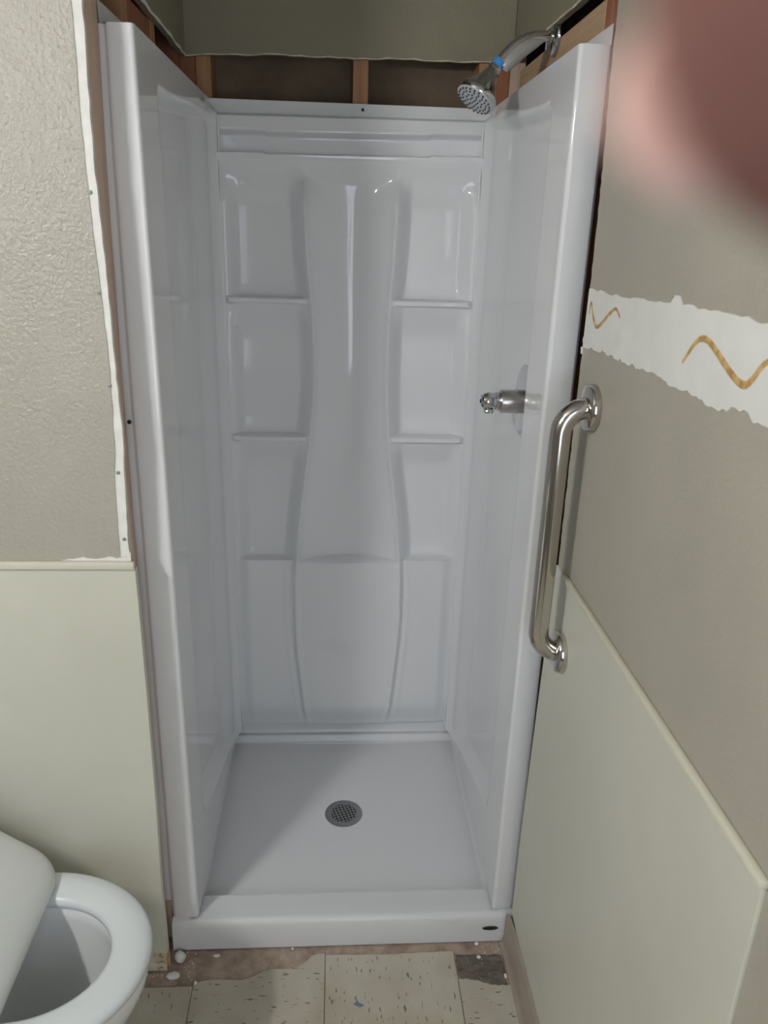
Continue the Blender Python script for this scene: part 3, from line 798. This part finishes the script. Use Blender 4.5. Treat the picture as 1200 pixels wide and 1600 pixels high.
# ------------------------------------------------------------------ plaster lumps and debris on the floor
def lump(x, y, r, label, mat=M_gyp, flat=0.6, z=-0.004, sub=2, sx=1.0):
    q = random.Random(int(x * 1e4) + 7)
    bm = bmesh.new(); bmesh.ops.create_icosphere(bm, subdivisions=sub, radius=r)
    for v in bm.verts:
        d = 1 + 0.28 * noise.noise(v.co * (1.4 / r) + Vector((x * 50, y * 50, 0)))
        v.co = Vector((v.co.x * d * sx, v.co.y * d, max(v.co.z * d * flat, -r * flat * 0.55)))
    zmin = min(v.co.z for v in bm.verts)
    for v in bm.verts: v.co += Vector((x, y, z - zmin))
    o = bm_obj('plaster_chunk', bm, mat)
    return tag(o, label, 'plaster chunk', 'plaster crumbs on the floor')
lump(-0.387, -0.046, 0.0135, 'largest white plaster chunk, by the left front corner of the shower base', flat=0.9)
lump(-0.341, -0.112, 0.0052, 'white plaster crumb at the torn edge of the stained tile by the toilet', sx=0.7, flat=1.0)
lump(0.318, -0.030, 0.0052, 'white crumb against the base front, just left below the oval badge')
lump(0.317, -0.066, 0.0048, 'white crumb at the top edge of the dark adhesive patch')
lump(0.371, -0.118, 0.0060, 'white crumb between dark adhesive patch and the skirting', sx=0.6)
lump(-0.303, -0.041, 0.0045, 'flat white flake on bare subfloor left of centre', flat=0.35, sx=1.7)
lump(-0.126, -0.028, 0.0035, 'tiny white crumb at the foot of the base front, left of centre')
lump(-0.395, -0.090, 0.010, 'flattened white plaster smear at the end of the left wall', flat=0.35, sx=1.6)
bm = bmesh.new(); q = random.Random(3)
def speck(x, y, r, z=-0.004):
    rr_ = bmesh.ops.create_icosphere(bm, subdivisions=1, radius=r)
    sx, sy = q.uniform(.6, 1.6), q.uniform(.6, 1.4)
    for v in rr_['verts']: v.co = Vector((v.co.x * sx + x, v.co.y * sy + y, v.co.z * 0.7 + z + r * 0.45))
for i in range(90): speck(q.gauss(-0.362, 0.016), q.gauss(-0.072, 0.018), q.uniform(.0008, .0024))
for i in range(60): speck(q.uniform(0.29, 0.378), q.uniform(-0.062, -0.03), q.uniform(.0007, .0022))
for i in range(50): speck(q.uniform(-0.30, 0.28), q.uniform(-0.045, -0.028), q.uniform(.0006, .0018))
for i in range(40): speck(q.uniform(0.268, 0.37), q.uniform(-0.13, -0.065), q.uniform(.0006, .0016), -0.003)
prism('paint_smear', [(0.016, -0.176), (0.022, -0.172), (0.024, -0.163), (0.028, -0.173), (0.036, -0.176), (0.040, -0.181), (0.030, -0.184), (0.024, -0.180)], (0, 0, -0.0002), (1, 0, 0), (0, 1, 0), (0, 0, 1), 0.0004, node_mat('dull_blue_paint', (0.16, 0.22, 0.30), 0.6)[0], floor)['label'] = 'small blue smear on a tile'
gr = bm_obj('grit', bm, M_sub); gr['kind'] = 'stuff'; gr['label'] = 'brown grit scattered over the bare strip in front of the base'; gr['category'] = 'debris'
bm = bmesh.new()
for i in range(30): speck(q.gauss(-0.36, 0.02), q.gauss(-0.07, 0.02), q.uniform(.0007, .0016))
for i in range(26): speck(q.uniform(0.33, 0.380), q.uniform(-0.062, -0.03), q.uniform(.0007, .0017))
for i in range(24): speck(q.uniform(-0.47, -0.415), q.gauss(-0.088, 0.003), q.uniform(.0007, .0016))
gw = bm_obj('plaster_dust', bm, M_gyp); gw['kind'] = 'stuff'; gw['label'] = 'fine white plaster grains along the edges of the bare floor strip'; gw['category'] = 'debris'

# ------------------------------------------------------------------ vanity light over the (unseen) basin on the side wall
vl = empty('vanity_light', (-1.20, -1.25, 2.0), 'three-bulb vanity light bar on the side wall', 'lamp')
box('back_plate', (-1.1995, -1.47, 1.945), (-1.175, -1.03, 2.055), M_chrome, vl, 0.006, 2)
for y in (-1.37, -1.25, -1.13):
    lathe('socket', [(0, 0.026), (0.012, 0.024), (0.03, 0.018)], (-1.175, y, 2.0), (1, 0, 0), M_chrome, vl, 20)
    lathe('bulb', [(0.0, 0.014)] + [(0.047 - 0.045 * math.cos(a), max(0.045 * math.sin(a), 0.014 if a < 1 else 0.0005)) for a in np.linspace(0.35, math.pi, 9)], (-1.146, y, 2.0), (1, 0, 0), M_bulb, vl, 16)

# ------------------------------------------------------------------ the photographer's hand, one fingertip reaching over the lens
HAND_AT = Vector((-0.0307, -1.4026, 1.6206))          # where the phone is held
HAND_X, HAND_Y, HAND_Z = Vector((0.998, -0.057, 0.028)), Vector((-0.0064, 0.3475, 0.9377)), Vector((0.0631, 0.936, -0.3464))
def cw(r, u, f): return HAND_AT + HAND_X * r + HAND_Y * u + HAND_Z * f
ph = empty('hand', cw(0.10, -0.05, -0.03), 'blurred pink fingertip covering the top right corner, close to the lens', 'person')
joints = {}; edges = []; rads = {}
vs = []; es = []; rs = []
def chain(pts, start=None):
    prev = start
    for p, r in pts:
        vs.append(cw(*p)); rs.append(r)
        if prev is not None: es.append((prev, len(vs) - 1))
        prev = len(vs) - 1
    return prev
wrist = chain([((0.150, -0.330, -0.150), 0.038), ((0.135, -0.220, -0.105), 0.034), ((0.120, -0.120, -0.062), 0.026)])
palm = chain([((0.112, -0.075, -0.040), 0.028), ((0.102, -0.040, -0.022), 0.024)], wrist)
chain([((0.090, 0.014, -0.004), 0.0135), ((0.072, 0.040, 0.018), 0.0130), ((0.046, 0.0335, 0.0285), 0.0128), ((0.027, 0.0236, 0.0275), 0.0140), ((0.0102, 0.0168, 0.0270), 0.0140)], palm)
chain([((0.098, -0.004, -0.006), 0.0105), ((0.090, 0.010, 0.020), 0.0095), ((0.074, 0.002, 0.036), 0.0085), ((0.062, -0.004, 0.026), 0.0075)], palm)
chain([((0.104, -0.022, -0.006), 0.0100), ((0.096, -0.014, 0.020), 0.0090), ((0.080, -0.020, 0.034), 0.0082), ((0.068, -0.026, 0.024), 0.0072)], palm)
chain([((0.110, -0.040, -0.008), 0.0090), ((0.100, -0.036, 0.014), 0.0080), ((0.086, -0.042, 0.026), 0.0072), ((0.074, -0.046, 0.020), 0.0064)], palm)
chain([((0.094, -0.062, -0.046), 0.0130), ((0.070, -0.040, -0.052), 0.0105), ((0.052, -0.020, -0.048), 0.0095), ((0.042, -0.006, -0.044), 0.0080)], palm - 1)
me = bpy.data.meshes.new('hand_skeleton'); me.from_pydata(vs, es, [])
tmp = bpy.data.objects.new('hand_skeleton', me); C.objects.link(tmp)
md = tmp.modifiers.new('skin', 'SKIN'); md.use_smooth_shade = True
for i, v in enumerate(me.skin_vertices[0].data):
    v.radius = (rs[i], rs[i]); v.use_root = (i == 0)
sb = tmp.modifiers.new('sub', 'SUBSURF'); sb.levels = 2; sb.render_levels = 2
dg = bpy.context.evaluated_depsgraph_get()
hm = bpy.data.meshes.new_from_object(tmp.evaluated_get(dg)); hm.name = 'skin_surface'
bpy.data.objects.remove(tmp)
hm.materials.clear(); hm.materials.append(M_skin)
hm.polygons.foreach_set('use_smooth', [True] * len(hm.polygons))
ho = link('hand_body', hm, ph, None, None)
tipc = V(0.0165, 0.0198, 0.0288)
bm = bmesh.new(); bmesh.ops.create_uvsphere(bm, u_segments=16, v_segments=10, radius=1)
fd = Vector((-0.88, -0.47, 0.03)).normalized()
sdv = Vector((0.47, -0.88, 0)).normalized()
for v in bm.verts:
    q_ = v.co
    p = Vector(tipc) + fd * (q_.x * 0.0062) + sdv * (q_.y * 0.0052) + Vector((0, 0, 1)) * (0.0071 + q_.z * 0.0011)
    v.co = cw(p.x, p.y, p.z)
bm_obj('nail', bm, M_fnail, ph, 60)
